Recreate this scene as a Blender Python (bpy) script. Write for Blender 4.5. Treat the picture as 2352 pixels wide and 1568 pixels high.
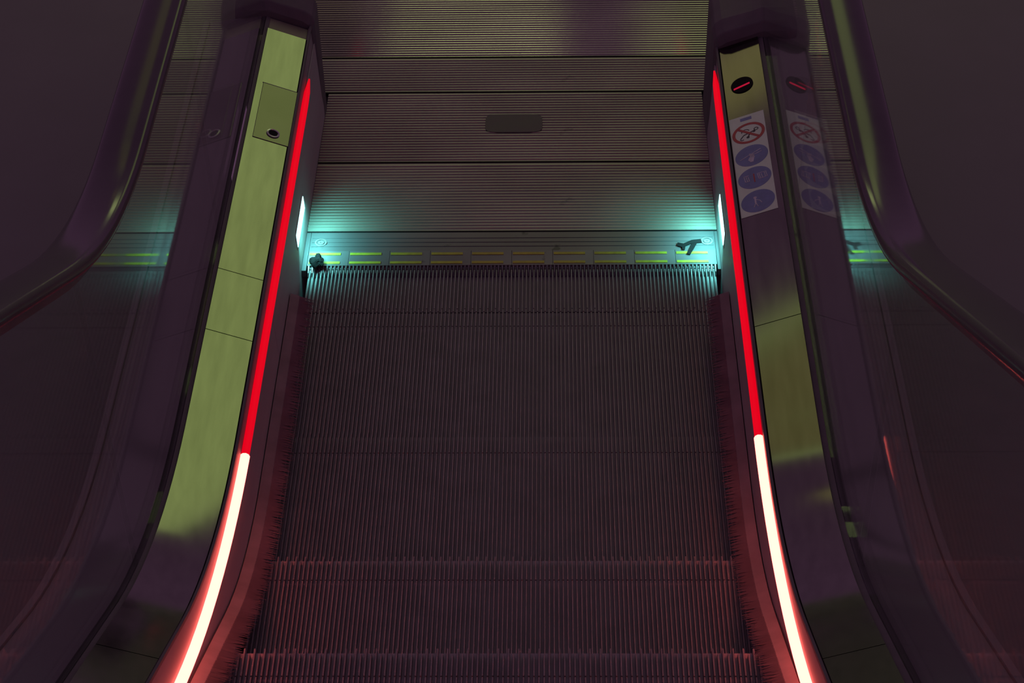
import bpy, bmesh, math, random
from mathutils import Matrix, Vector

for _o in list(bpy.data.objects):
    bpy.data.objects.remove(_o)
SC = bpy.context.scene
COL = SC.collection
rnd = random.Random(7)

# ------------------------------------------------------------------ camera
CAM_POS = Vector((0.0896, -3.4939, 2.7965))
YAW, PITCH, ROLL, F_PX = 0.0276377, math.radians(41.0), 0.0215569, 4361.55
f0 = Vector((-math.sin(YAW), math.cos(YAW), 0))
r0 = Vector((math.cos(YAW), math.sin(YAW), 0))
fw = f0 * math.cos(PITCH) + Vector((0, 0, -math.sin(PITCH)))
dn = -f0 * math.sin(PITCH) + Vector((0, 0, -math.cos(PITCH)))
rt = r0 * math.cos(ROLL) + dn * math.sin(ROLL)
dd = dn * math.cos(ROLL) - r0 * math.sin(ROLL)
cam_d = bpy.data.cameras.new('camera')
cam = bpy.data.objects.new('camera', cam_d)
COL.objects.link(cam)
cam.matrix_world = Matrix(((rt.x, -dd.x, -fw.x, CAM_POS.x), (rt.y, -dd.y, -fw.y, CAM_POS.y),
                           (rt.z, -dd.z, -fw.z, CAM_POS.z), (0, 0, 0, 1)))
cam_d.sensor_fit = 'HORIZONTAL'
cam_d.sensor_width = 36.0
cam_d.lens = F_PX * 36.0 / 2352.0
cam_d.clip_start = 0.05
SC.camera = cam

# ------------------------------------------------------------------ world and exposure
world = bpy.data.worlds.new('black_lift_ambient')
SC.world = world
world.use_nodes = True
_bg = world.node_tree.nodes['Background']
_bg.inputs['Color'].default_value = (1.0, 0.455, 0.93, 1)      # purple ambient added to lift the blacks evenly
_bg.inputs['Strength'].default_value = 0.14
SC.view_settings.view_transform = 'Standard'
SC.view_settings.look = 'None'
SC.view_settings.exposure = 0.0
SC.view_settings.gamma = 1.0
SC.view_settings.use_curve_mapping = False
SC.cycles.use_light_tree = False
SC.cycles.max_bounces = 5
SC.cycles.diffuse_bounces = 2
SC.cycles.glossy_bounces = 4
SC.cycles.transparent_max_bounces = 8
SC.cycles.caustics_reflective = False
SC.cycles.caustics_refractive = False

LAMP_GREEN = (0.84, 1.0, 0.36)
COMB_W = 0.56
LAMP_OLIVE = (1.0, 0.86, 0.34)

# ------------------------------------------------------------------ materials
def _nodes(name):
    m = bpy.data.materials.new(name)
    m.use_nodes = True
    return m, m.node_tree.nodes, m.node_tree.links, m.node_tree.nodes['Principled BSDF']

def mat(name, color, rough=0.5, metal=0.0, spec=0.5, var=0.15, scale=18.0, stretch=(1, 1, 1), rvar=0.08, bump=0.0):
    """Procedural surface: noise-varied colour and roughness on object coordinates."""
    m, N, L, b = _nodes(name)
    tc = N.new('ShaderNodeTexCoord')
    mp = N.new('ShaderNodeMapping')
    mp.inputs['Scale'].default_value = stretch
    nz = N.new('ShaderNodeTexNoise')
    nz.inputs['Scale'].default_value = scale
    nz.inputs['Detail'].default_value = 5
    L.new(tc.outputs['Object'], mp.inputs['Vector'])
    L.new(mp.outputs['Vector'], nz.inputs['Vector'])
    cr = N.new('ShaderNodeValToRGB')
    cr.color_ramp.elements[0].position = 0.3
    cr.color_ramp.elements[1].position = 0.7
    cr.color_ramp.elements[0].color = tuple(c * (1 - var) for c in color) + (1,)
    cr.color_ramp.elements[1].color = tuple(min(1, c * (1 + var)) for c in color) + (1,)
    L.new(nz.outputs['Fac'], cr.inputs['Fac'])
    L.new(cr.outputs['Color'], b.inputs['Base Color'])
    mr = N.new('ShaderNodeMapRange')
    mr.inputs['To Min'].default_value = max(0.02, rough - rvar)
    mr.inputs['To Max'].default_value = min(1, rough + rvar)
    L.new(nz.outputs['Fac'], mr.inputs['Value'])
    L.new(mr.outputs['Result'], b.inputs['Roughness'])
    b.inputs['Metallic'].default_value = metal
    b.inputs['Specular IOR Level'].default_value = spec
    if bump:
        bp = N.new('ShaderNodeBump')
        bp.inputs['Strength'].default_value = bump
        bp.inputs['Distance'].default_value = 0.002
        L.new(nz.outputs['Fac'], bp.inputs['Height'])
        L.new(bp.outputs['Normal'], b.inputs['Normal'])
    return m

def stained(name, color, dark, rough, metal, thr=0.66, scale=9.0, spec=0.5):
    """Metal with scattered dark scuffs (worn spots with a shape of their own)."""
    m, N, L, b = _nodes(name)
    tc = N.new('ShaderNodeTexCoord')
    n1 = N.new('ShaderNodeTexNoise'); n1.inputs['Scale'].default_value = scale; n1.inputs['Detail'].default_value = 7
    n2 = N.new('ShaderNodeTexNoise'); n2.inputs['Scale'].default_value = scale * 0.25; n2.inputs['Detail'].default_value = 2
    L.new(tc.outputs['Object'], n1.inputs['Vector']); L.new(tc.outputs['Object'], n2.inputs['Vector'])
    cr = N.new('ShaderNodeValToRGB')
    cr.color_ramp.elements[0].position = thr; cr.color_ramp.elements[1].position = thr + 0.05
    L.new(n1.outputs['Fac'], cr.inputs['Fac'])
    c2 = N.new('ShaderNodeValToRGB')
    c2.color_ramp.elements[0].position = 0.35; c2.color_ramp.elements[1].position = 0.65
    c2.color_ramp.elements[0].color = tuple(c * 0.82 for c in color) + (1,)
    c2.color_ramp.elements[1].color = tuple(min(1, c * 1.12) for c in color) + (1,)
    L.new(n2.outputs['Fac'], c2.inputs['Fac'])
    mx = N.new('ShaderNodeMix'); mx.data_type = 'RGBA'
    L.new(cr.outputs['Color'], mx.inputs['Factor'])
    L.new(c2.outputs['Color'], mx.inputs['A'])
    mx.inputs['B'].default_value = dark + (1,)
    L.new(mx.outputs['Result'], b.inputs['Base Color'])
    b.inputs['Roughness'].default_value = rough
    b.inputs['Metallic'].default_value = metal
    b.inputs['Specular IOR Level'].default_value = spec
    return m

def emit(name, color, strength):
    m, N, L, b = _nodes(name)
    tc = N.new('ShaderNodeTexCoord')
    nz = N.new('ShaderNodeTexNoise'); nz.inputs['Scale'].default_value = 30
    L.new(tc.outputs['Object'], nz.inputs['Vector'])
    mr = N.new('ShaderNodeMapRange'); mr.inputs['To Min'].default_value = strength * 0.97; mr.inputs['To Max'].default_value = strength * 1.03
    L.new(nz.outputs['Fac'], mr.inputs['Value'])
    b.inputs['Base Color'].default_value = (0.02, 0.02, 0.02, 1)
    b.inputs['Roughness'].default_value = 0.6
    b.inputs['Specular IOR Level'].default_value = 0.1
    b.inputs['Emission Color'].default_value = color + (1,)
    L.new(mr.outputs['Result'], b.inputs['Emission Strength'])
    return m

def glass_mat():
    m = bpy.data.materials.new('balustrade_glass')
    m.use_nodes = True
    N, L = m.node_tree.nodes, m.node_tree.links
    for n in list(N):
        N.remove(n)
    out = N.new('ShaderNodeOutputMaterial')
    tr = N.new('ShaderNodeBsdfTransparent'); tr.inputs['Color'].default_value = (0.96, 0.97, 0.96, 1)
    gl = N.new('ShaderNodeBsdfGlossy'); gl.inputs['Roughness'].default_value = 0.035
    gl.inputs['Color'].default_value = (0.92, 0.96, 0.92, 1)
    fr = N.new('ShaderNodeFresnel')
    ge = N.new('ShaderNodeNewGeometry')                       # same reflectance on both faces of the pane
    ir = N.new('ShaderNodeMapRange')
    ir.inputs['To Min'].default_value = 1.5; ir.inputs['To Max'].default_value = 1 / 1.5
    L.new(ge.outputs['Backfacing'], ir.inputs['Value']); L.new(ir.outputs['Result'], fr.inputs['IOR'])
    mx = N.new('ShaderNodeMixShader')
    L.new(fr.outputs['Fac'], mx.inputs['Fac'])
    L.new(tr.outputs['BSDF'], mx.inputs[1]); L.new(gl.outputs['BSDF'], mx.inputs[2])
    L.new(mx.outputs['Shader'], out.inputs['Surface'])
    return m

M = {
    'floor':   mat('dark_stone_floor', (0.15, 0.15, 0.15), 0.75, var=0.06, scale=5),
    'plate':   stained('ribbed_aluminium_plate', (0.29, 0.29, 0.25), (0.09, 0.085, 0.085), 0.42, 0.4, 0.70, 11),
    'plate_s': stained('polished_ribbed_plate', (0.32, 0.32, 0.28), (0.10, 0.10, 0.09), 0.13, 0.55, 0.72, 11),
    'plate_d': mat('name_plaque', (0.07, 0.06, 0.065), 0.6, 0.1),
    'combpl':  stained('comb_plate_metal', (0.125, 0.125, 0.135), (0.04, 0.04, 0.045), 0.32, 0.3, 0.66, 16),
    'comb':    stained('comb_aluminium', (0.15, 0.155, 0.165), (0.06, 0.06, 0.06), 0.36, 0.3, 0.68, 20),
    'yellow':  mat('yellow_comb_paint', (0.36, 0.36, 0.025), 0.55, var=0.2, scale=60),
    'screw':   mat('screw_steel', (0.45, 0.46, 0.46), 0.3, 0.8),
    'cleat':   mat('step_cleat_metal', (0.21, 0.21, 0.22), 0.5, 0.15, var=0.15, scale=30),
    'stepb':   mat('step_body', (0.36, 0.36, 0.37), 0.75, 0.0),
    'deck':    mat('brushed_steel_deck', (0.18, 0.187, 0.162), 0.10, 1.0, var=0.1, scale=7, stretch=(8, 1, 8), rvar=0.02),
    'panel':   mat('access_panel_steel', (0.115, 0.115, 0.095), 0.16, 1.0, var=0.12, scale=9),
    'edge':    mat('deck_end_strip', (0.22, 0.20, 0.17), 0.5, 0.5),
    'glow_fascia':  mat('fascia_steel', (0.26, 0.25, 0.25), 0.65, 0.0, scale=9),
    'skirt':   mat('skirt_steel', (0.38, 0.37, 0.37), 0.6, 0.1, var=0.08, scale=6, stretch=(1, 0.3, 3)),
    'black':   mat('black_plastic', (0.12, 0.115, 0.12), 0.6, 0.0, 0.3),
    'rubber':  mat('handrail_rubber', (0.07, 0.07, 0.07), 0.16, 0.0, 0.3, var=0.05, rvar=0.03),
    'bristle': mat('brush_bristle', (0.22, 0.21, 0.21), 0.8, 0.0, 0.1),
    'outer':   mat('outer_cladding', (0.25, 0.25, 0.25), 0.8, 0.0, 0.2, var=0.05, scale=3),
    'glass':   glass_mat(),
    'red':     emit('red_light_tube', (0.78, 0.0, 0.011), 1.0),
    'white':   emit('overbright_light_tube', (8.5, 1.0, 0.80), 1.0),
    'cyan':    emit('comb_light_lens', (0.36, 0.96, 0.90), 3.0),
    'redbar':  emit('emissive_red_bar', (0.42, 0.004, 0.03), 1.0),
    'signw':   mat('sign_film', (0.66, 0.94, 0.66), 0.5, 0.0, 0.4, var=0.05, scale=25),
    'signb':   mat('sign_blue', (0.17, 0.24, 0.42), 0.5, 0.0, 0.4, var=0.12, scale=40),
    'signr':   mat('sign_red', (0.42, 0.05, 0.06), 0.5, 0.0, 0.4, var=0.1, scale=40),
    'signk':   mat('sign_black', (0.07, 0.07, 0.08), 0.55, 0.0, 0.4),
    'signl':   mat('sign_pale_line', (0.52, 0.58, 0.58), 0.5, 0.0, 0.4, var=0.25, scale=80),
    'litter':  mat('dark_litter', (0.010, 0.009, 0.010), 0.8, 0.0, 0.1),
    'lampbox': mat('lamp_housing', (0.30, 0.30, 0.30), 0.6, 0.0),
}

# ------------------------------------------------------------------ helpers
def empty(name, loc, label, cat, group=None):
    o = bpy.data.objects.new(name, None)
    o.empty_display_size = 0.05
    COL.objects.link(o)
    o.location = loc
    o['label'] = label
    o['category'] = cat
    if group:
        o['group'] = group
    return o

_org = {}
def origin(o):
    p = Vector((0, 0, 0))
    while o is not None:
        p += Vector(o.location)
        o = o.parent
    return p

class MB:
    """Collects world-space geometry for one mesh object."""
    def __init__(self):
        self.v, self.f = [], []
    def add(self, vs, fs):
        k = len(self.v)
        self.v += [tuple(p) for p in vs]
        self.f += [tuple(i + k for i in f) for f in fs]
        return self
    def box(self, x0, x1, y0, y1, z0, z1):
        return self.add([(x0, y0, z0), (x1, y0, z0), (x1, y1, z0), (x0, y1, z0),
                         (x0, y0, z1), (x1, y0, z1), (x1, y1, z1), (x0, y1, z1)],
                        [(0, 3, 2, 1), (4, 5, 6, 7), (0, 1, 5, 4), (1, 2, 6, 5), (2, 3, 7, 6), (3, 0, 4, 7)])
    def hexa(self, p):
        return self.add(p, [(0, 3, 2, 1), (4, 5, 6, 7), (0, 1, 5, 4), (1, 2, 6, 5), (2, 3, 7, 6), (3, 0, 4, 7)])
    def loft(self, rings, closed=True, caps=True):
        n = len(rings[0])
        vs = [p for r in rings for p in r]
        fs = []
        m = n if closed else n - 1
        for a in range(len(rings) - 1):
            for i in range(m):
                j = (i + 1) % n
                fs.append((a * n + i, a * n + j, (a + 1) * n + j, (a + 1) * n + i))
        if caps and closed:
            fs.append(tuple(range(n - 1, -1, -1)))
            fs.append(tuple((len(rings) - 1) * n + i for i in range(n)))
        return self.add(vs, fs)
    def poly_prism(self, base, top):
        n = len(base)
        fs = [tuple(range(n - 1, -1, -1)), tuple(range(n, 2 * n))]
        fs += [(i, (i + 1) % n, n + (i + 1) % n, n + i) for i in range(n)]
        return self.add(list(base) + list(top), fs)
    def build(self, name, m, parent=None, smooth=False, bevel=0.0, kind=None, sharp=9):
        me = bpy.data.meshes.new(name)
        off = origin(parent) if parent is not None else Vector((0, 0, 0))
        me.from_pydata([(p[0] - off.x, p[1] - off.y, p[2] - off.z) for p in self.v], [], self.f)
        bm = bmesh.new(); bm.from_mesh(me)
        bmesh.ops.recalc_face_normals(bm, faces=bm.faces)
        bm.to_mesh(me); bm.free()
        me.materials.append(M[m])
        if smooth:
            for p in me.polygons:
                p.use_smooth = True
            me.set_sharp_from_angle(angle=math.radians(sharp))
        o = bpy.data.objects.new(name, me)
        COL.objects.link(o)
        if parent is not None:
            o.parent = parent
        if bevel:
            b = o.modifiers.new('bevel', 'BEVEL'); b.width = bevel; b.segments = 3; b.limit_method = 'ANGLE'
        if kind:
            o['kind'] = kind
        return o

def single(o, label, cat, group=None):
    o['label'] = label; o['category'] = cat
    if group:
        o['group'] = group
    return o

def arc_rise(Y, y0, R, amax=math.radians(30)):
    """Height gained along an escalator side profile towards the camera (Y below y0)."""
    d = y0 - Y
    if d <= 0:
        return 0.0
    dm = R * math.sin(amax)
    if d <= dm:
        return R - math.sqrt(R * R - d * d)
    return R * (1 - math.cos(amax)) + (d - dm) * math.tan(amax)

def deck_rise(Y):  return arc_rise(Y, -0.88, 1.2)
def strip_rise(Y): return arc_rise(Y, -0.82, 1.7)
def rail_rise(Y):  return arc_rise(Y, -0.85, 1.0)
def nose_rise(Y):  return arc_rise(Y, -0.80, 0.9)

Y_NEAR = -2.75          # the escalator is built up to here, beyond the lower frame edge

def ys(a, b, step=0.05):
    n = max(1, int(math.ceil(abs(b - a) / step)))
    return [a + (b - a) * i / n for i in range(n + 1)]

# ------------------------------------------------------------------ the setting: hall floor around the landing
fb = MB()
fb.box(-4.0, -0.781, -3.2, 6.0, -0.06, -0.004)
fb.box(0.781, 4.0, -3.2, 6.0, -0.06, -0.004)
fb.box(-0.80, 0.80, 1.401, 6.0, -0.06, -0.004)
fb.box(-0.80, 0.80, -3.2, 1.42, -0.46, -0.40)
fl = fb.build('floor', 'floor'); fl['kind'] = 'structure'

# ------------------------------------------------------------------ landing: ribbed floor plates
XL, XR = -0.4875, 0.4795       # clear width between the skirts
def floor_plate(y0, y1, x0, x1, m, label):
    t = empty('floor_plate', ((x0 + x1) / 2, (y0 + y1) / 2, -0.012), label, 'floor plate', 'ribbed landing plates')
    g = 0.0022
    MB().box(x0, x1, y0 + 0.0034, y1 - g, -0.012, -0.0026).build('plate_body', m, t)
    MB().box(x0, x1, y0 - 0.0022, y0 + 0.0034, -0.012, -0.0012).build('seam_gasket', 'litter', t)
    rb = MB()
    pitch = 0.0116
    n = int((y1 - y0 - 2 * g - 0.004) / pitch)
    st = y0 + 0.002 + ((y1 - y0) - 0.002 - n * pitch) / 2
    for i in range(n):
        a = st + i * pitch + 0.0028
        b = a + 0.0062
        rb.add([(x0, a, -0.0027), (x1, a, -0.0027), (x1, b, -0.0027), (x0, b, -0.0027),
                (x0, a + 0.0013, -0.0002), (x1, a + 0.0013, -0.0002), (x1, a + 0.0031, -0.0001), (x0, a + 0.0031, -0.0001),
                (x1, b - 0.0013, -0.0002), (x0, b - 0.0013, -0.0002)],
               [(0, 1, 5, 4), (4, 5, 6, 7), (7, 6, 8, 9), (9, 8, 2, 3), (0, 4, 7, 9, 3), (1, 2, 8, 6, 5)])
    rb.build('rib', m, t, kind='stuff')
    return t
floor_plate(0.127, 0.4125, -0.4985, 0.4870, 'plate', 'ribbed metal landing plate lit cyan at its corners, next to the comb')
p2 = floor_plate(0.4125, 0.7295, -0.4985, 0.4870, 'plate', 'ribbed landing plate carrying a small dark plaque in its middle')
q = MB()
ring0, ring1 = [], []
for k in range(32):
    a = 2 * math.pi * k / 32
    sx = math.copysign(abs(math.cos(a)) ** 0.35, math.cos(a)); sy = math.copysign(abs(math.sin(a)) ** 0.35, math.sin(a))
    ring0.append((-0.006 + 0.074 * sx, 0.581 + 0.041 * sy, -0.002)); ring1.append((-0.006 + 0.0735 * sx, 0.581 + 0.0405 * sy, 0.0011))
q.poly_prism(ring0, ring1).build('plaque', 'plate_d', p2)
floor_plate(0.7295, 0.899, -0.78, 0.78, 'plate', 'narrow ribbed landing plate just below the bright lamp reflection')
floor_plate(0.899, 1.40, -0.78, 0.78, 'plate_s', 'farthest ribbed landing plate, reflecting a yellow-green lamp')

# ------------------------------------------------------------------ comb plate with comb segments
cp = empty('comb_plate', (0, 0.06, -0.02), 'smooth dark comb plate with two rows of yellow dashes', 'comb plate')
MB().box(XL, XR, 0.0535, 0.1255, -0.02, -0.0016).build('plate_body', 'combpl', cp)
for xa, xb in ((-0.4985, XL - 0.0008), (XR + 0.0008, 0.4870)):
    MB().box(xa, xb, -0.02, 0.1255, -0.02, -0.0016).build('end_filler', 'combpl', cp)
gr = MB()
for k in range(3):
    y = 0.070 + k * 0.016
    gr.box(XL + 0.004, XR - 0.004, y, y + 0.0075, -0.0018, -0.0006)
gr.build('low_ridge', 'combpl', cp, kind='stuff')
for sx in (-0.462, 0.4605):
    for r1, r2, z1, nm in ((0.0145, 0.0105, 0.0006, 'screw_ring'), (0.0075, 0.0015, 0.0003, 'screw')):
        s = MB()
        R = []
        for rr, z in ((r1, -0.0018), (r1, z1), (r2, z1), (r2, -0.0018)):
            R.append([(sx + rr * math.cos(2 * math.pi * i / 24), 0.085 + rr * math.sin(2 * math.pi * i / 24), z) for i in range(24)])
        s.loft(R, caps=False)
        s.build(nm, 'screw', cp)
PITCH_C = (XR - XL) / 110.0
SEG = (XR - XL) / 10.0
for k in range(10):
    a, b = XL + k * SEG, XL + (k + 1) * SEG
    s = MB()
    # wedge-shaped body sloping down to the teeth
    s.hexa([(a + 0.0004, 0.0, -0.016), (b - 0.0004, 0.0, -0.016), (b - 0.0004, 0.053, -0.016), (a + 0.0004, 0.053, -0.016),
            (a + 0.0004, 0.0, -0.0026), (b - 0.0004, 0.0, -0.0026), (b - 0.0004, 0.053, -0.0012), (a + 0.0004, 0.053, -0.0012)])
    for i in range(11):
        xc = a + (i + 0.5) * PITCH_C
        s.hexa([(xc - 0.0012, -0.026, -0.016), (xc + 0.0012, -0.026, -0.016), (xc + 0.0019, 0.001, -0.016), (xc - 0.0019, 0.001, -0.016),
                (xc - 0.0010, -0.020, -0.0085), (xc + 0.0010, -0.020, -0.0085), (xc + 0.0017, 0.001, -0.0030), (xc - 0.0017, 0.001, -0.0030)])
    so = s.build('comb_segment', 'comb', cp)
    for yy in (0.0055, 0.0375):
        z = -0.0026 + yy / 0.053 * 0.0014
        MB().box(a + 0.0025, a + 0.0770, yy, yy + 0.0085, z - 0.001, z + 0.0011).build('yellow_dash', 'yellow', so)

# ------------------------------------------------------------------ escalator steps
STEPS = [  # far edge Y, tread depth, tread height
    (0.052, 0.205, -0.0075, 'flat escalator step slipping under the comb teeth'),
    (-0.155, 0.412, -0.0075, 'flat escalator step, second from the comb'),
    (-0.569, 0.414, -0.0040, 'flat escalator step, third from the comb'),
    (-0.985, 0.380, 0.062, 'first raised escalator step past the flat run'),
    (-1.367, 0.382, 0.245, 'escalator step at the bottom edge of the picture'),
    (-1.750, 0.380, 0.458, 'escalator step out of view just below the picture, one above the lowest seen'),
    (-2.130, 0.380, 0.677, 'escalator step out of view at the viewer, highest of the run'),
]
SW0, SW1 = XL + 0.0035, XR - 0.0035
for i, (ye, dp, zt, lab) in enumerate(STEPS):
    t = empty('escalator_step', (-0.004, ye - dp / 2, zt - 0.25), lab, 'escalator step', 'escalator steps')
    MB().box(SW0, SW1, ye - dp - 0.0002, ye - 0.002, zt - 0.035, zt - 0.0115).build('tread_base', 'stepb', t)
    cl = MB()
    for k in range(111):
        xc = XL + k * PITCH_C
        if xc < SW0 + 0.002 or xc > SW1 - 0.002:
            continue
        far = ye - (0.0005 if k % 2 else 0.0115)
        near = ye - dp + (0.0 if k % 2 else -0.0105)
        if i == 0:
            far = ye
        gy = ye - 0.060
        for (b0, b1) in ((gy, far), (near, gy - 0.003)):
            if b1 - b0 < 0.01:
                continue
            w0, w1 = 0.0019, 0.0013
            cl.hexa([(xc - w0, b0, zt - 0.0116), (xc + w0, b0, zt - 0.0116), (xc + w0, b1, zt - 0.0116), (xc - w0, b1, zt - 0.0116),
                     (xc - w1, b0, zt), (xc + w1, b0, zt), (xc + w1, b1, zt), (xc - w1, b1, zt)])
    cl.build('tread_cleat', 'cleat', t, kind='stuff')
    rs = MB()
    prof = [(ye - 0.004, zt - 0.036), (ye - 0.020, zt - 0.08), (ye - 0.034, zt - 0.16), (ye - 0.056, zt - 0.245)]
    if i >= 3:
        rs.loft([[(SW0, y, z), (SW1, y, z), (SW1, y - 0.012, z), (SW0, y - 0.012, z)] for y, z in prof])
        rs.build('riser', 'stepb', t)
    for x in (SW0 + 0.02, SW1 - 0.05):
        MB().box(x, x + 0.03, ye - dp + 0.03, ye - 0.05, zt - 0.25, zt - 0.034).build('side_bracket', 'stepb', t)

# ------------------------------------------------------------------ balustrades
SIDES = {
    -1: dict(skirt=0.4995, strip=0.5018, di=0.5130, do=0.6070, glass=0.6180, rail=0.640),
     1: dict(skirt=0.4880, strip=0.4900, di=0.4985, do=0.5930, glass=0.6060, rail=0.632),
}
DZI, DZO = 0.280, 0.316
STZ = 0.237                     # height of the light tubes on the flat run
def skirtx(s, z):
    d = SIDES[s]
    return d['skirt'] + (d['strip'] + 0.003 - d['skirt']) * min(1.0, max(0.0, (z - 0.03) / (STZ - 0.04)))
def deckpt(s, u, Y, off=0.0):
    """Point on the tilted inner deck: u metres outwards from its inner edge, lifted by off."""
    d = SIDES[s]
    W, H = d['do'] - d['di'], DZO - DZI
    Lh = math.hypot(W, H)
    x = d['di'] + u * W / Lh - off * H / Lh
    z = DZI + u * H / Lh + off * W / Lh + deck_rise(Y)
    return (s * x, Y, z)
DW = math.hypot(0.0945, 0.036)

def sweep(mb, prof, Y):
    """prof(Y) -> closed list of (x, z)."""
    return mb.loft([[(x, y, z) for x, z in prof(y)] for y in Y])

def balustrade(s, label, deck_far, seams):
    d = SIDES[s]
    t = empty('balustrade', (s * 0.60, -1.0, -0.39), label, 'balustrade', 'escalator balustrades')
    # skirt panels
    cuts = [0.62, -0.42, -1.55, Y_NEAR]
    for a, b in zip(cuts, cuts[1:]):
        def sk(y):
            zt = STZ + strip_rise(y) - 0.004
            zb = min(zt - 0.05, 0.03 + nose_rise(y) * 0.75)
            return [(s * d['skirt'], zb - 0.33), (s * d['skirt'], zb), (s * (d['strip'] + 0.003), zt),
                    (s * (d['strip'] + 0.006), zt), (s * (d['skirt'] + 0.004), zb), (s * (d['skirt'] + 0.004), zb - 0.33)]
        sweep(MB(), sk,
              ys(a - 0.0008, b + 0.0008)).build('skirt_panel', 'skirt', t, smooth=True)
    # fascia between light tube and deck, shaped to catch glow, rising on the incline
    sweep(MB(), lambda y: [(s * (d['strip'] + 0.006), STZ + strip_rise(y) - 0.012), (s * (d['strip'] + 0.007), STZ + strip_rise(y) - 0.002),
                           (s * (d['di'] - 0.002), DZI + deck_rise(y) - 0.0006), (s * (d['di'] + 0.003), DZI + deck_rise(y) - 0.0006),
                           (s * (d['di'] + 0.003), STZ + strip_rise(y) - 0.012)],
          ys(0.60, Y_NEAR)).build('glow_fascia', 'glow_fascia', t, smooth=True)
    # dark bead added on the inner deck edge, keeps tubes out of the glass
    sweep(MB(), lambda y: [(s * (d['di'] - 0.0055), DZI + deck_rise(y) - 0.001), (s * (d['di'] - 0.0055), DZI + deck_rise(y) + 0.0065),
                           (s * (d['di'] - 0.0005), DZI + deck_rise(y) + 0.0065), (s * (d['di'] - 0.0005), DZI + deck_rise(y) - 0.001)],
          ys(0.595, Y_NEAR)).build('tube_screen_bead', 'black', t)
    # inner deck panels with narrow seams
    cuts = [deck_far] + seams + [Y_NEAR]
    for a, b in zip(cuts, cuts[1:]):
        def pr(y):
            return [deckpt(s, 0, y)[0::2], deckpt(s, 0.004, y, 0.0012)[0::2], deckpt(s, DW, y, 0.0012)[0::2],
                    deckpt(s, DW, y, -0.006)[0::2], deckpt(s, 0, y, -0.006)[0::2]]
        sweep(MB(), pr, ys(a - 0.001, b + 0.001)).build('deck_panel', 'deck', t, smooth=True)
    # glass panels with a joint; the far one ends in the round newel
    def zlo(y): return DZO + deck_rise(y) - 0.012
    def ztop(y): return 0.915 + rail_rise(y)
    gx0, gx1 = s * d['glass'], s * (d['glass'] + 0.010)
    for a, b in ((-0.287, -1.30), (-1.303, Y_NEAR)):
        sweep(MB(), lambda y: [(gx0, zlo(y)), (gx0, ztop(y)), (gx1, ztop(y)), (gx1, zlo(y))], ys(a, b)).build('glass_panel', 'glass', t)
    out = [(y, 0.304) for y in (-0.290 + 0.006, 0.60)] + [(0.60, 0.375), (0.93, 0.375)]
    for k in range(1, 16):
        a = -math.pi / 2 + math.pi * k / 16
        out.append((0.93 + 0.27 * math.cos(a), 0.645 + 0.27 * math.sin(a)))
    out += [(0.93, 0.915), (-0.284, 0.915)]
    MB().poly_prism([(gx0, y, z) for y, z in out], [(gx1, y, z) for y, z in out]).build('glass_panel', 'glass', t)
    # clamp profile holding the glass, and the outer deck and cladding
    sweep(MB(), lambda y: [(s * d['do'], DZO + deck_rise(y) - 0.004), (s * (d['glass'] - 0.001), DZO + deck_rise(y) + 0.000),
                           (s * (d['glass'] - 0.001), DZO + deck_rise(y) - 0.03), (s * d['do'], DZO + deck_rise(y) - 0.03)],
          ys(0.60, Y_NEAR)).build('glass_clamp', 'black', t)
    sweep(MB(), lambda y: [(s * (d['glass'] + 0.011), DZO + deck_rise(y)), (s * 0.76, DZO + deck_rise(y) - 0.02),
                           (s * 0.76, DZO + deck_rise(y) - 0.03), (s * (d['glass'] + 0.011), DZO + deck_rise(y) - 0.03)],
          ys(0.60, Y_NEAR)).build('outer_deck', 'outer', t)
    sweep(MB(), lambda y: [(s * 0.762, -0.39), (s * 0.762, DZO + deck_rise(y) - 0.015), (s * 0.775, DZO + deck_rise(y) - 0.015), (s * 0.775, -0.39)],
          ys(0.60, Y_NEAR)).build('outer_cladding', 'outer', t)
    # skirt brush: holder and bristles
    sweep(MB(), lambda y: [(s * (d['skirt'] - 0.001), 0.050 + nose_rise(y)), (s * (d['skirt'] - 0.001), 0.078 + nose_rise(y)),
                           (s * (d['skirt'] - 0.022), 0.070 + nose_rise(y)), (s * (d['skirt'] - 0.022), 0.056 + nose_rise(y))],
          ys(-0.20, Y_NEAR)).build('brush_holder', 'bristle', t)
    br = MB()
    y = -0.203
    while y > Y_NEAR:
        for dz in (0.0, 0.007):
            x0 = d['skirt'] - 0.021
            x1 = d['skirt'] - 0.054 + rnd.uniform(-0.004, 0.003)
            z0 = 0.060 + dz + nose_rise(y); z1 = z0 - 0.010 + rnd.uniform(-0.003, 0.003)
            yy = y + rnd.uniform(-0.002, 0.002)
            br.add([(s * x0, y - 0.0025, z0), (s * x0, y + 0.0025, z0), (s * x0, y, z0 + 0.005), (s * x1, yy, z1)],
                   [(0, 1, 2), (0, 1, 3), (1, 2, 3), (2, 0, 3)])
        y -= 0.0048
    br.build('brush_bristle', 'bristle', t, kind='stuff')
    return t

bl = balustrade(-1, 'left balustrade with a bright steel deck, lock panel and glass', 0.540, [-0.405, -0.600, -1.62])
br_ = balustrade(1, 'right balustrade with a darker deck carrying the pictogram sign', 0.500, [-0.560, -1.62])
bl['label'] = 'glass balustrade whose pale green lit deck has a square lock panel'
br_['label'] = 'glass balustrade whose dim deck carries the round pictogram stickers'

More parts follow.
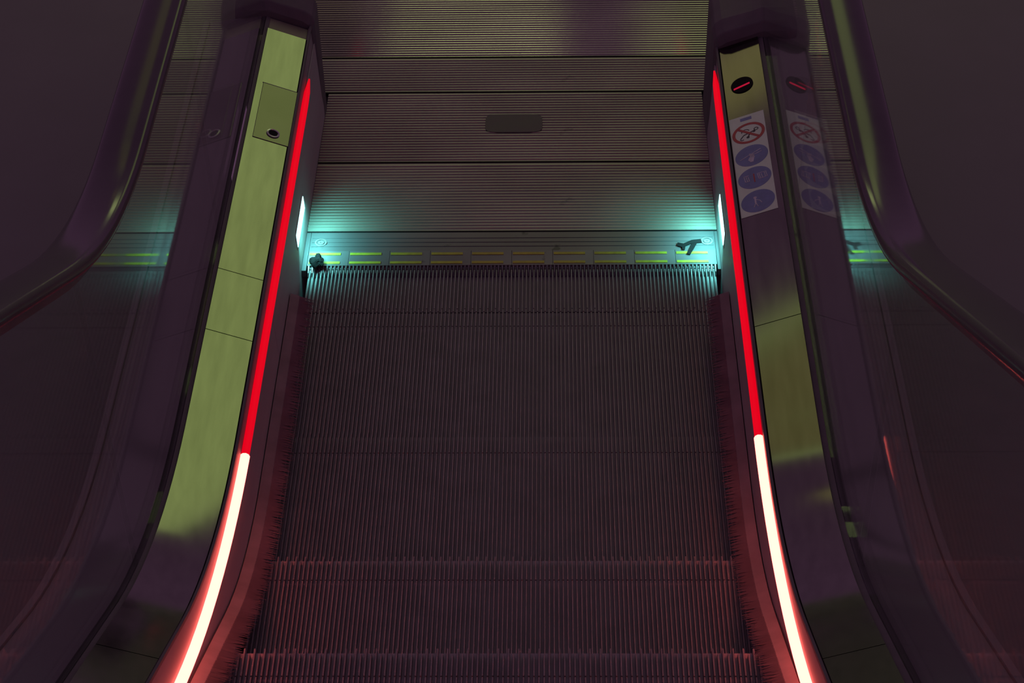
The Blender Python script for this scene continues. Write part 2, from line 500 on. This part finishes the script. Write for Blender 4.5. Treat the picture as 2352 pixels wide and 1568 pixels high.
# left end strip, handrail inlets
def deck_slab(s, u0, u1, y0, y1, lift, thick, name, m, parent, bevel=0.0):
    p = [deckpt(s, u0, y0, lift - thick), deckpt(s, u1, y0, lift - thick), deckpt(s, u1, y1, lift - thick), deckpt(s, u0, y1, lift - thick),
         deckpt(s, u0, y0, lift), deckpt(s, u1, y0, lift), deckpt(s, u1, y1, lift), deckpt(s, u0, y1, lift)]
    return MB().hexa(p).build(name, m, parent, bevel=bevel)
deck_slab(-1, 0.001, DW, 0.542, 0.592, -0.002, 0.02, 'end_strip', 'edge', bl, 0.003)

def inlet(s, y0, parent):
    """Dark rounded housing where the handrail returns into the newel."""
    d = SIDES[s]
    xi, xo = d['skirt'] - 0.002, d['rail'] + 0.062
    rings = []
    for y, top, ins in ((y0, 0.300, 0.010), (y0 + 0.012, 0.322, 0.003), (y0 + 0.05, 0.336, 0.0), (0.66, 0.340, 0.0), (0.70, 0.330, 0.012)):
        a, b = xi + ins, xo - ins
        lift = 0.046
        rings.append([(s * a, y, -0.01), (s * a, y, top - 0.030), (s * (a + 0.006), y, top - 0.012), (s * (a + 0.022), y, top),
                      (s * (d['rail'] - 0.05), y, top + lift * 0.5), (s * (d['rail'] - 0.03), y, top + lift * 0.7), (s * (d['rail'] + 0.03), y, top + lift * 0.7),
                      (s * (b - 0.01), y, top), (s * b, y, top - 0.02), (s * b, y, -0.01)])
    return MB().loft(rings).build('handrail_inlet', 'black', parent, bevel=0.003)
inlet(-1, 0.596, bl)
inlet(1, 0.484, br_)

# lock panel on the left deck
ap = deck_slab(-1, 0.001, 0.086, 0.080, 0.302, 0.0026, 0.003, 'access_panel', 'panel', bl, 0.001)
deck_slab(-1, 0.0005, 0.0875, 0.3022, 0.3050, 0.0018, 0.003, 'panel_gap', 'black', bl)
lk = MB()
lc = (0.041, 0.112)
R = []
for rr, z in ((0.0155, 0.0020), (0.0155, 0.0048), (0.0120, 0.0056), (0.0112, 0.0040)):
    R.append([deckpt(-1, lc[0] + rr * math.cos(2 * math.pi * k / 28), lc[1] + rr * math.sin(2 * math.pi * k / 28), z) for k in range(28)])
lk.loft(R)
lk.build('lock', 'screw', ap)
MB().poly_prism([deckpt(-1, lc[0] + 0.0108 * math.cos(2 * math.pi * k / 24), lc[1] + 0.0108 * math.sin(2 * math.pi * k / 24), 0.0038) for k in range(24)],
                [deckpt(-1, lc[0] + 0.0108 * math.cos(2 * math.pi * k / 24), lc[1] + 0.0108 * math.sin(2 * math.pi * k / 24), 0.0046) for k in range(24)]
                ).build('lock_barrel', 'litter', ap)

# ------------------------------------------------------------------ handrails
def handrail(s, label):
    d = SIDES[s]
    cx = s * d['rail']
    path = []
    for y in ys(Y_NEAR, 0.90, 0.045):
        path.append((y, 0.932 + rail_rise(y)))
    for k in range(1, 25):
        a = math.pi / 2 - math.pi * k / 24
        path.append((0.93 + 0.287 * math.cos(a), 0.645 + 0.287 * math.sin(a)))
    for y in ys(0.88, 0.66, 0.05):
        path.append((y, 0.358))
    prof = []
    for k in range(28):                       # flattened oval, lip under the edges
        a = 2 * math.pi * k / 28
        px = 0.041 * math.copysign(abs(math.cos(a)) ** 0.75, math.cos(a))
        pz = (0.017 if math.sin(a) > 0 else 0.013) * math.copysign(abs(math.sin(a)) ** 0.7, math.sin(a))
        prof.append((px, pz))
    rings = []
    for i, (y, z) in enumerate(path):
        a = path[max(0, i - 1)]; b = path[min(len(path) - 1, i + 1)]
        ty, tz = b[0] - a[0], b[1] - a[1]
        l = math.hypot(ty, tz); ty /= l; tz /= l
        rings.append([(cx + px, y - tz * pz, z + ty * pz) for px, pz in prof])
    t = empty('handrail', (cx, 0.9, 0.33), label, 'handrail', 'escalator handrails')
    MB().loft(rings).build('rubber_belt', 'rubber', t, smooth=True, sharp=60)
    g = MB()
    rings = []
    for i, (y, z) in enumerate(path[:-6]):
        a = path[max(0, i - 1)]; b = path[min(len(path) - 1, i + 1)]
        ty, tz = b[0] - a[0], b[1] - a[1]
        l = math.hypot(ty, tz); ty /= l; tz /= l
        rings.append([(cx + px, y - tz * pz, z + ty * pz) for px, pz in ((-0.018, -0.030), (0.018, -0.030), (0.022, -0.010), (-0.022, -0.010))])
    g.loft(rings).build('guide_rail', 'black', t)
    return t
handrail(-1, 'black rubber handrail sweeping out at the left picture edge')
handrail(1, 'black rubber handrail with a thin yellow highlight above the sign')

# ------------------------------------------------------------------ light tubes along the skirts
def light_strip(s, y_far, y_split, label):
    d = SIDES[s]
    t = empty('light_strip', (s * d['strip'], y_split, STZ - 0.01), label, 'light strip', 'light tubes along the skirts')
    def tube(a, b, r, m, name, taper=0.0):
        rings = []
        Y = ys(a, b, 0.06)
        for i, y in enumerate(Y):
            rr = r
            if taper and y > a - taper:
                rr = r * (0.25 + 0.75 * (a - y) / taper)
            zc = STZ + strip_rise(y)
            rings.append([(s * d['strip'] + rr * math.cos(2 * math.pi * k / 10), y, zc + rr * math.sin(2 * math.pi * k / 10)) for k in range(10)])
        return MB().loft(rings).build(name, m, t, smooth=True, sharp=60)
    tube(y_far, y_split + 0.001, 0.0085, 'red', 'red_tube', 0.07)
    w = tube(y_split, Y_NEAR, 0.0098, 'white', 'white_tube')
    w['label'] = 'overbright cream white tube section with a red glow'
    return t
light_strip(-1, 0.430, -0.887, 'red to white glowing tube beside the pale green deck')
light_strip(1, 0.455, -0.838, 'red to white glowing tube beside the pictogram sign')

# ------------------------------------------------------------------ comb lights in the skirts
CLY, CLZ = 0.048, 0.090
def comb_light(s, label):
    d = SIDES[s]
    t = empty('comb_light', (s * skirtx(s, 0.09), CLY, CLZ - 0.022), label, 'lamp', 'comb lights')
    y0, y1, z0, z1 = CLY - 0.075, CLY + 0.080, CLZ - 0.018, CLZ + 0.018
    f = 0.004
    def X(z, p): return s * (skirtx(s, z) - p)
    h = MB()
    A = [(y0 - f, z0 - f), (y1 + f, z0 - f), (y1 + f, z1 + f), (y0 - f, z1 + f)]
    B = [(y0, z0), (y1, z0), (y1, z1), (y0, z1)]
    h.loft([[(X(z, -0.003), y, z) for y, z in A], [(X(z, 0.0012), y, z) for y, z in A],
            [(X(z, 0.0012), y, z) for y, z in B], [(X(z, -0.003), y, z) for y, z in B]], caps=False)
    h.build('frame', 'skirt', t)
    n = 24
    rings = []
    for k in range(2 * n + 1):
        y = y0 + (y1 - y0) * k / (2 * n)
        p = 0.0030 if k % 2 else 0.0012
        c = 0.006 if k in (0, 2 * n) else 0.0
        rings.append([(X(z0 + c, p), y, z0 + c), (X(z1 - c, p), y, z1 - c), (X(z1 - c, -0.001), y, z1 - c), (X(z0 + c, -0.001), y, z0 + c)])
    MB().loft(rings).build('lens', 'cyan', t)
    ld = bpy.data.lights.new('comb_lamp', 'AREA')
    ld.shape = 'RECTANGLE'; ld.size = 0.15; ld.size_y = 0.012
    ld.color = (0.20, 0.95, 0.90); ld.energy = COMB_W; ld.spread = math.radians(115)
    lo = bpy.data.objects.new('comb_lamp', ld); COL.objects.link(lo)
    lo.parent = t
    dirv = Vector((-s * 0.42, 0.10, -0.90)).normalized()          # aimed down onto the comb
    zax = -dirv; yax = zax.cross(Vector((0, 1, 0))).normalized(); xax = yax.cross(zax)
    wp = Vector((X(CLZ, 0.010), CLY + 0.015, CLZ - 0.005)) - origin(t)
    lo.matrix_local = Matrix(((xax.x, yax.x, zax.x, wp.x), (xax.y, yax.y, zax.y, wp.y), (xax.z, yax.z, zax.z, wp.z), (0, 0, 0, 1)))
    return t
comb_light(-1, 'small cyan-white comb light in the skirt below the pale deck')
comb_light(1, 'small cyan-white comb light in the skirt below the sign')

# ------------------------------------------------------------------ pictogram sign on the right deck
sg = empty('safety_sign', deckpt(1, 0.045, -0.015), 'white sticker with one red and three blue round pictograms on the deck', 'sign')
U0, U1, V0, V1 = 0.0055, 0.0880, -0.2005, 0.1740
deck_slab(1, U0, U1, V0, V1, 0.0021, 0.0012, 'backing', 'signw', sg)
def spt(u, v, h): return deckpt(1, u, v, h)
def flat(poly, cu, cv, r, h0, h1):
    return [spt(cu + a * r, cv + b * r, h0) for a, b in poly], [spt(cu + a * r, cv + b * r, h1) for a, b in poly]
def disc(n=40, r=1.0): return [(r * math.cos(2 * math.pi * k / n), r * math.sin(2 * math.pi * k / n)) for k in range(n)]
def line(a, b, w):
    dx, dy = b[0] - a[0], b[1] - a[1]
    l = math.hypot(dx, dy); nx, ny = -dy / l * w / 2, dx / l * w / 2
    return [(a[0] + nx, a[1] + ny), (a[0] - nx, a[1] - ny), (b[0] - nx, b[1] - ny), (b[0] + nx, b[1] + ny)]
CU = (U0 + U1) / 2
CV = [0.1020, 0.0140, -0.0700, -0.1560]
RAD = 0.0385
lb = MB(); lb.poly_prism(*flat([(-0.40, -0.12), (0.30, -0.12), (0.30, 0.16), (-0.40, 0.16)], CU, 0.1585, RAD, 0.0019, 0.0026))
lb.build('small_label', 'signb', sg)['label'] = 'small blue printed block'
# 1: prohibition ring with slash and a pushchair
rg = MB()
n = 44
for k in range(n):
    a0, a1 = 2 * math.pi * k / n, 2 * math.pi * (k + 1) / n
    pl = [(math.cos(a0), math.sin(a0)), (math.cos(a1), math.sin(a1)), (0.82 * math.cos(a1), 0.82 * math.sin(a1)), (0.82 * math.cos(a0), 0.82 * math.sin(a0))]
    rg.poly_prism(*flat(pl, CU, CV[0], RAD, 0.0019, 0.0028))
rg.poly_prism(*flat(line((-0.60, 0.60), (0.60, -0.60), 0.16), CU, CV[0], RAD, 0.0019, 0.0028))
ring = rg.build('prohibition_ring', 'signr', sg)
ring['label'] = 'red ring with a diagonal bar'
pc = MB()
def seg(m, a, b, w, c, h0=0.0019, h1=0.0025): m.poly_prism(*flat(line(a, b, w), CU, c, RAD, h0, h1))
def blob(m, c, r, cv, h0=0.0019, h1=0.0025): m.poly_prism(*flat([(c[0] + r * math.cos(2 * math.pi * k / 14), c[1] + r * math.sin(2 * math.pi * k / 14)) for k in range(14)], CU, cv, RAD, h0, h1))
def hoop(m, c, r, w, cv, a0=0, a1=2 * math.pi, n=14):
    for k in range(n):
        t0 = a0 + (a1 - a0) * k / n; t1 = a0 + (a1 - a0) * (k + 1) / n
        m.poly_prism(*flat([(c[0] + r * math.cos(t0), c[1] + r * math.sin(t0)), (c[0] + r * math.cos(t1), c[1] + r * math.sin(t1)),
                            (c[0] + (r - w) * math.cos(t1), c[1] + (r - w) * math.sin(t1)), (c[0] + (r - w) * math.cos(t0), c[1] + (r - w) * math.sin(t0))], CU, cv, RAD, 0.0019, 0.0025))
hoop(pc, (0.48, 0.22), 0.15, 0.06, CV[0])
seg(pc, (0.40, 0.10), (-0.30, -0.12), 0.09, CV[0])
hoop(pc, (-0.18, 0.18), 0.26, 0.06, CV[0], 0.2, 3.3)
seg(pc, (-0.30, -0.12), (-0.52, -0.42), 0.07, CV[0])
hoop(pc, (-0.42, -0.46), 0.14, 0.06, CV[0], 3.0, 5.6)
blob(pc, (0.34, 0.02), 0.09, CV[0]); blob(pc, (-0.06, -0.42), 0.10, CV[0])
seg(pc, (0.10, 0.02), (-0.06, -0.42), 0.08, CV[0])
pc.build('symbol', 'signk', ring)
# 2..4: blue mandatory discs
discs = []
for c in CV[1:]:
    b = MB(); b.poly_prism(*flat(disc(44, 0.99), CU, c, RAD, 0.0018, 0.0026))
    discs.append(b.build('blue_disc', 'signb', sg))
h0, h1 = 0.0024, 0.0030
def wseg(m, a, b, w, c): seg(m, a, b, w, c, h0, h1)
w2 = MB()
wseg(w2, (-0.72, -0.22), (0.58, 0.40), 0.05, CV[1])           # handrail line
wseg(w2, (0.02, -0.02), (0.62, 0.14), 0.05, CV[1])
for k in range(4):                                            # fingers round the rail
    wseg(w2, (-0.12 + 0.07 * k, 0.20 - 0.03 * k), (-0.06 + 0.07 * k, -0.22 - 0.02 * k), 0.055, CV[1])
w2.poly_prism(*flat([(-0.14, -0.16), (0.14, -0.26), (0.06, -0.66), (-0.10, -0.66), (-0.24, -0.40)], CU, CV[1], RAD, h0, h1))
w2.build('symbol', 'signl', discs[0])
w3 = MB()
for k, x in enumerate((-0.62, -0.50, -0.38, 0.18, 0.28, 0.40, 0.58, 0.68)):
    wseg(w3, (x, 0.30 - 0.06 * (k % 3)), (x + 0.06, -0.26 + 0.05 * (k % 2)), 0.045, CV[2])
wseg(w3, (-0.64, 0.30), (-0.34, 0.30), 0.045, CV[2]); wseg(w3, (0.16, 0.28), (0.72, 0.28), 0.045, CV[2])
wseg(w3, (-0.58, -0.24), (-0.32, -0.22), 0.045, CV[2]); wseg(w3, (0.24, -0.26), (0.72, -0.22), 0.045, CV[2])
w3.build('symbol', 'signl', discs[1])
r3 = MB(); wseg(r3, (-0.04, 0.36), (-0.02, -0.44), 0.07, CV[2]); r3.build('red_divider', 'signr', discs[1])
w4 = MB()
blob(w4, (-0.14, 0.34), 0.10, CV[3], h0, h1)
wseg(w4, (-0.14, 0.26), (-0.14, -0.16), 0.10, CV[3]); wseg(w4, (-0.14, -0.14), (-0.26, -0.52), 0.05, CV[3]); wseg(w4, (-0.14, -0.14), (-0.02, -0.52), 0.05, CV[3])
wseg(w4, (-0.12, 0.14), (0.14, -0.04), 0.045, CV[3]); wseg(w4, (0.12, -0.04), (0.22, -0.26), 0.05, CV[3])
w4.build('symbol', 'signl', discs[2])

# ------------------------------------------------------------------ oval fitting with an emissive red bar, beyond the sign
iv = empty('oval_fitting', deckpt(1, 0.047, 0.300), 'dark oval fitting with a red bar on the deck beyond the sign', 'indicator')
ov = disc(36)
def oval(r, h): return [spt(0.047 + a * 0.027 * r, 0.300 + b * 0.031 * r, h) for a, b in ov]
mb = MB(); mb.loft([oval(1.0, 0.0008), oval(1.0, 0.0030), oval(0.93, 0.0036)]); mb.build('oval_window', 'litter', iv)
mb = MB(); mb.poly_prism([spt(u, v, 0.0034) for u, v in ((0.0265, 0.285), (0.066, 0.294), (0.066, 0.300), (0.0265, 0.291))],
                         [spt(u, v, 0.0042) for u, v in ((0.0265, 0.285), (0.066, 0.294), (0.066, 0.300), (0.0265, 0.291))])
mb.build('red_bar', 'redbar', iv)

# ------------------------------------------------------------------ litter on the comb plate
def scrap(name, pts, z, label, th=0.0016, curl=0.006):
    """Thin crumpled scrap: a strip of quads with kinks and thickness."""
    m = MB()
    top = [(x, y, z + curl * abs(math.sin(3.1 * i)) + th) for i, (x, y) in enumerate(pts)]
    bot = [(x, y, p[2] - th) for (x, y), p in zip(pts, top)]
    m.poly_prism(bot, top)
    return m
sc_r = MB()
for pts in ([(0.388, 0.066), (0.400, 0.060), (0.424, 0.074), (0.448, 0.078), (0.446, 0.090), (0.424, 0.086), (0.404, 0.072), (0.390, 0.076)],
            [(0.400, 0.066), (0.409, 0.068), (0.406, 0.050), (0.400, 0.050)],
            [(0.424, 0.076), (0.438, 0.080), (0.418, 0.032), (0.410, 0.034)]):
    sc_r.v, sc_r.f = (lambda a: (sc_r.v + a.v, sc_r.f + [tuple(i + len(sc_r.v) for i in f) for f in a.f]))(scrap('', pts, -0.0004, ''))
o = sc_r.build('litter_scrap', 'litter')
single(o, 'black torn scrap lying by the screw on the comb plate, sign side', 'litter', 'scraps on the comb')
bmx = bmesh.new()
bmesh.ops.create_icosphere(bmx, subdivisions=3, radius=1.0)
vs = []
for v in bmx.verts:
    n = v.co.copy()
    k = 1 + 0.28 * math.sin(5 * n.x + 3 * n.y) + 0.22 * math.sin(7 * n.y - 4 * n.z + 1) + rnd.uniform(-0.06, 0.06)
    vs.append((-0.461 + n.x * 0.0145 * k, 0.006 + n.y * 0.019 * k, 0.008 + max(-0.9, n.z) * 0.009 * k))
fs = [tuple(v.index for v in f.verts) for f in bmx.faces]
bmx.free()
o = MB().add(vs, fs).build('litter_scrap', 'litter')
single(o, 'crumpled black scrap at the comb end by the pale deck', 'litter', 'scraps on the comb')

# ------------------------------------------------------------------ ceiling lights of the hall (seen as reflections)
def ceiling_light(x0, x1, y0, y1, z, color, power, label):
    t = empty('ceiling_light', ((x0 + x1) / 2, (y0 + y1) / 2, z), label, 'ceiling light', 'hall ceiling lights')
    mb = MB()
    mb.hexa([(x0 - 0.02, y0 - 0.02, z), (x1 + 0.02, y0 - 0.02, z), (x1 + 0.02, y1 + 0.02, z), (x0 - 0.02, y1 + 0.02, z),
             (x0 + 0.04, y0 + 0.04, z + 0.08), (x1 - 0.04, y0 + 0.04, z + 0.08), (x1 - 0.04, y1 - 0.04, z + 0.08), (x0 + 0.04, y1 - 0.04, z + 0.08)])
    mb.build('housing', 'lampbox', t)
    key = 'lamp_%s_%.3f' % (''.join('%02d' % int(c * 99) for c in color), power)
    if key not in M:
        M[key] = emit(key, color, power)
    MB().box(x0, x1, y0, y1, z - 0.012, z - 0.0005).build('diffuser', key, t)
    for y in (y0 + 0.2, y1 - 0.2):
        MB().box((x0 + x1) / 2 - 0.006, (x0 + x1) / 2 + 0.006, y - 0.006, y + 0.006, z + 0.07, z + 0.6).build('suspension_rod', 'lampbox', t)
    return t
ceiling_light(0.60, 1.30, 2.0, 8.2, 3.2, LAMP_GREEN, 1.0, 'long yellow-green ceiling light mirrored in the pale deck')
ceiling_light(-0.98, 0.15, 6.0, 8.6, 3.2, LAMP_GREEN, 3.0, 'square ceiling light mirrored in the landing plate')
ceiling_light(-1.48, -0.96, 2.56, 3.20, 3.2, LAMP_OLIVE, 0.36, 'dim ceiling panel between two short tubes, mirrored in the sign-side deck')
ceiling_light(-1.48, -0.96, 3.26, 3.38, 3.2, LAMP_GREEN, 0.95, 'short ceiling tube mirrored as a thin bright band on the sign-side deck')
ceiling_light(-1.48, -0.96, 2.38, 2.52, 3.2, LAMP_GREEN, 0.75, 'short ceiling tube mirrored lowest on the sign-side deck')
ceiling_light(-1.48, -0.96, 5.15, 5.85, 3.2, LAMP_OLIVE, 0.52, 'small olive ceiling light mirrored beyond the sign')
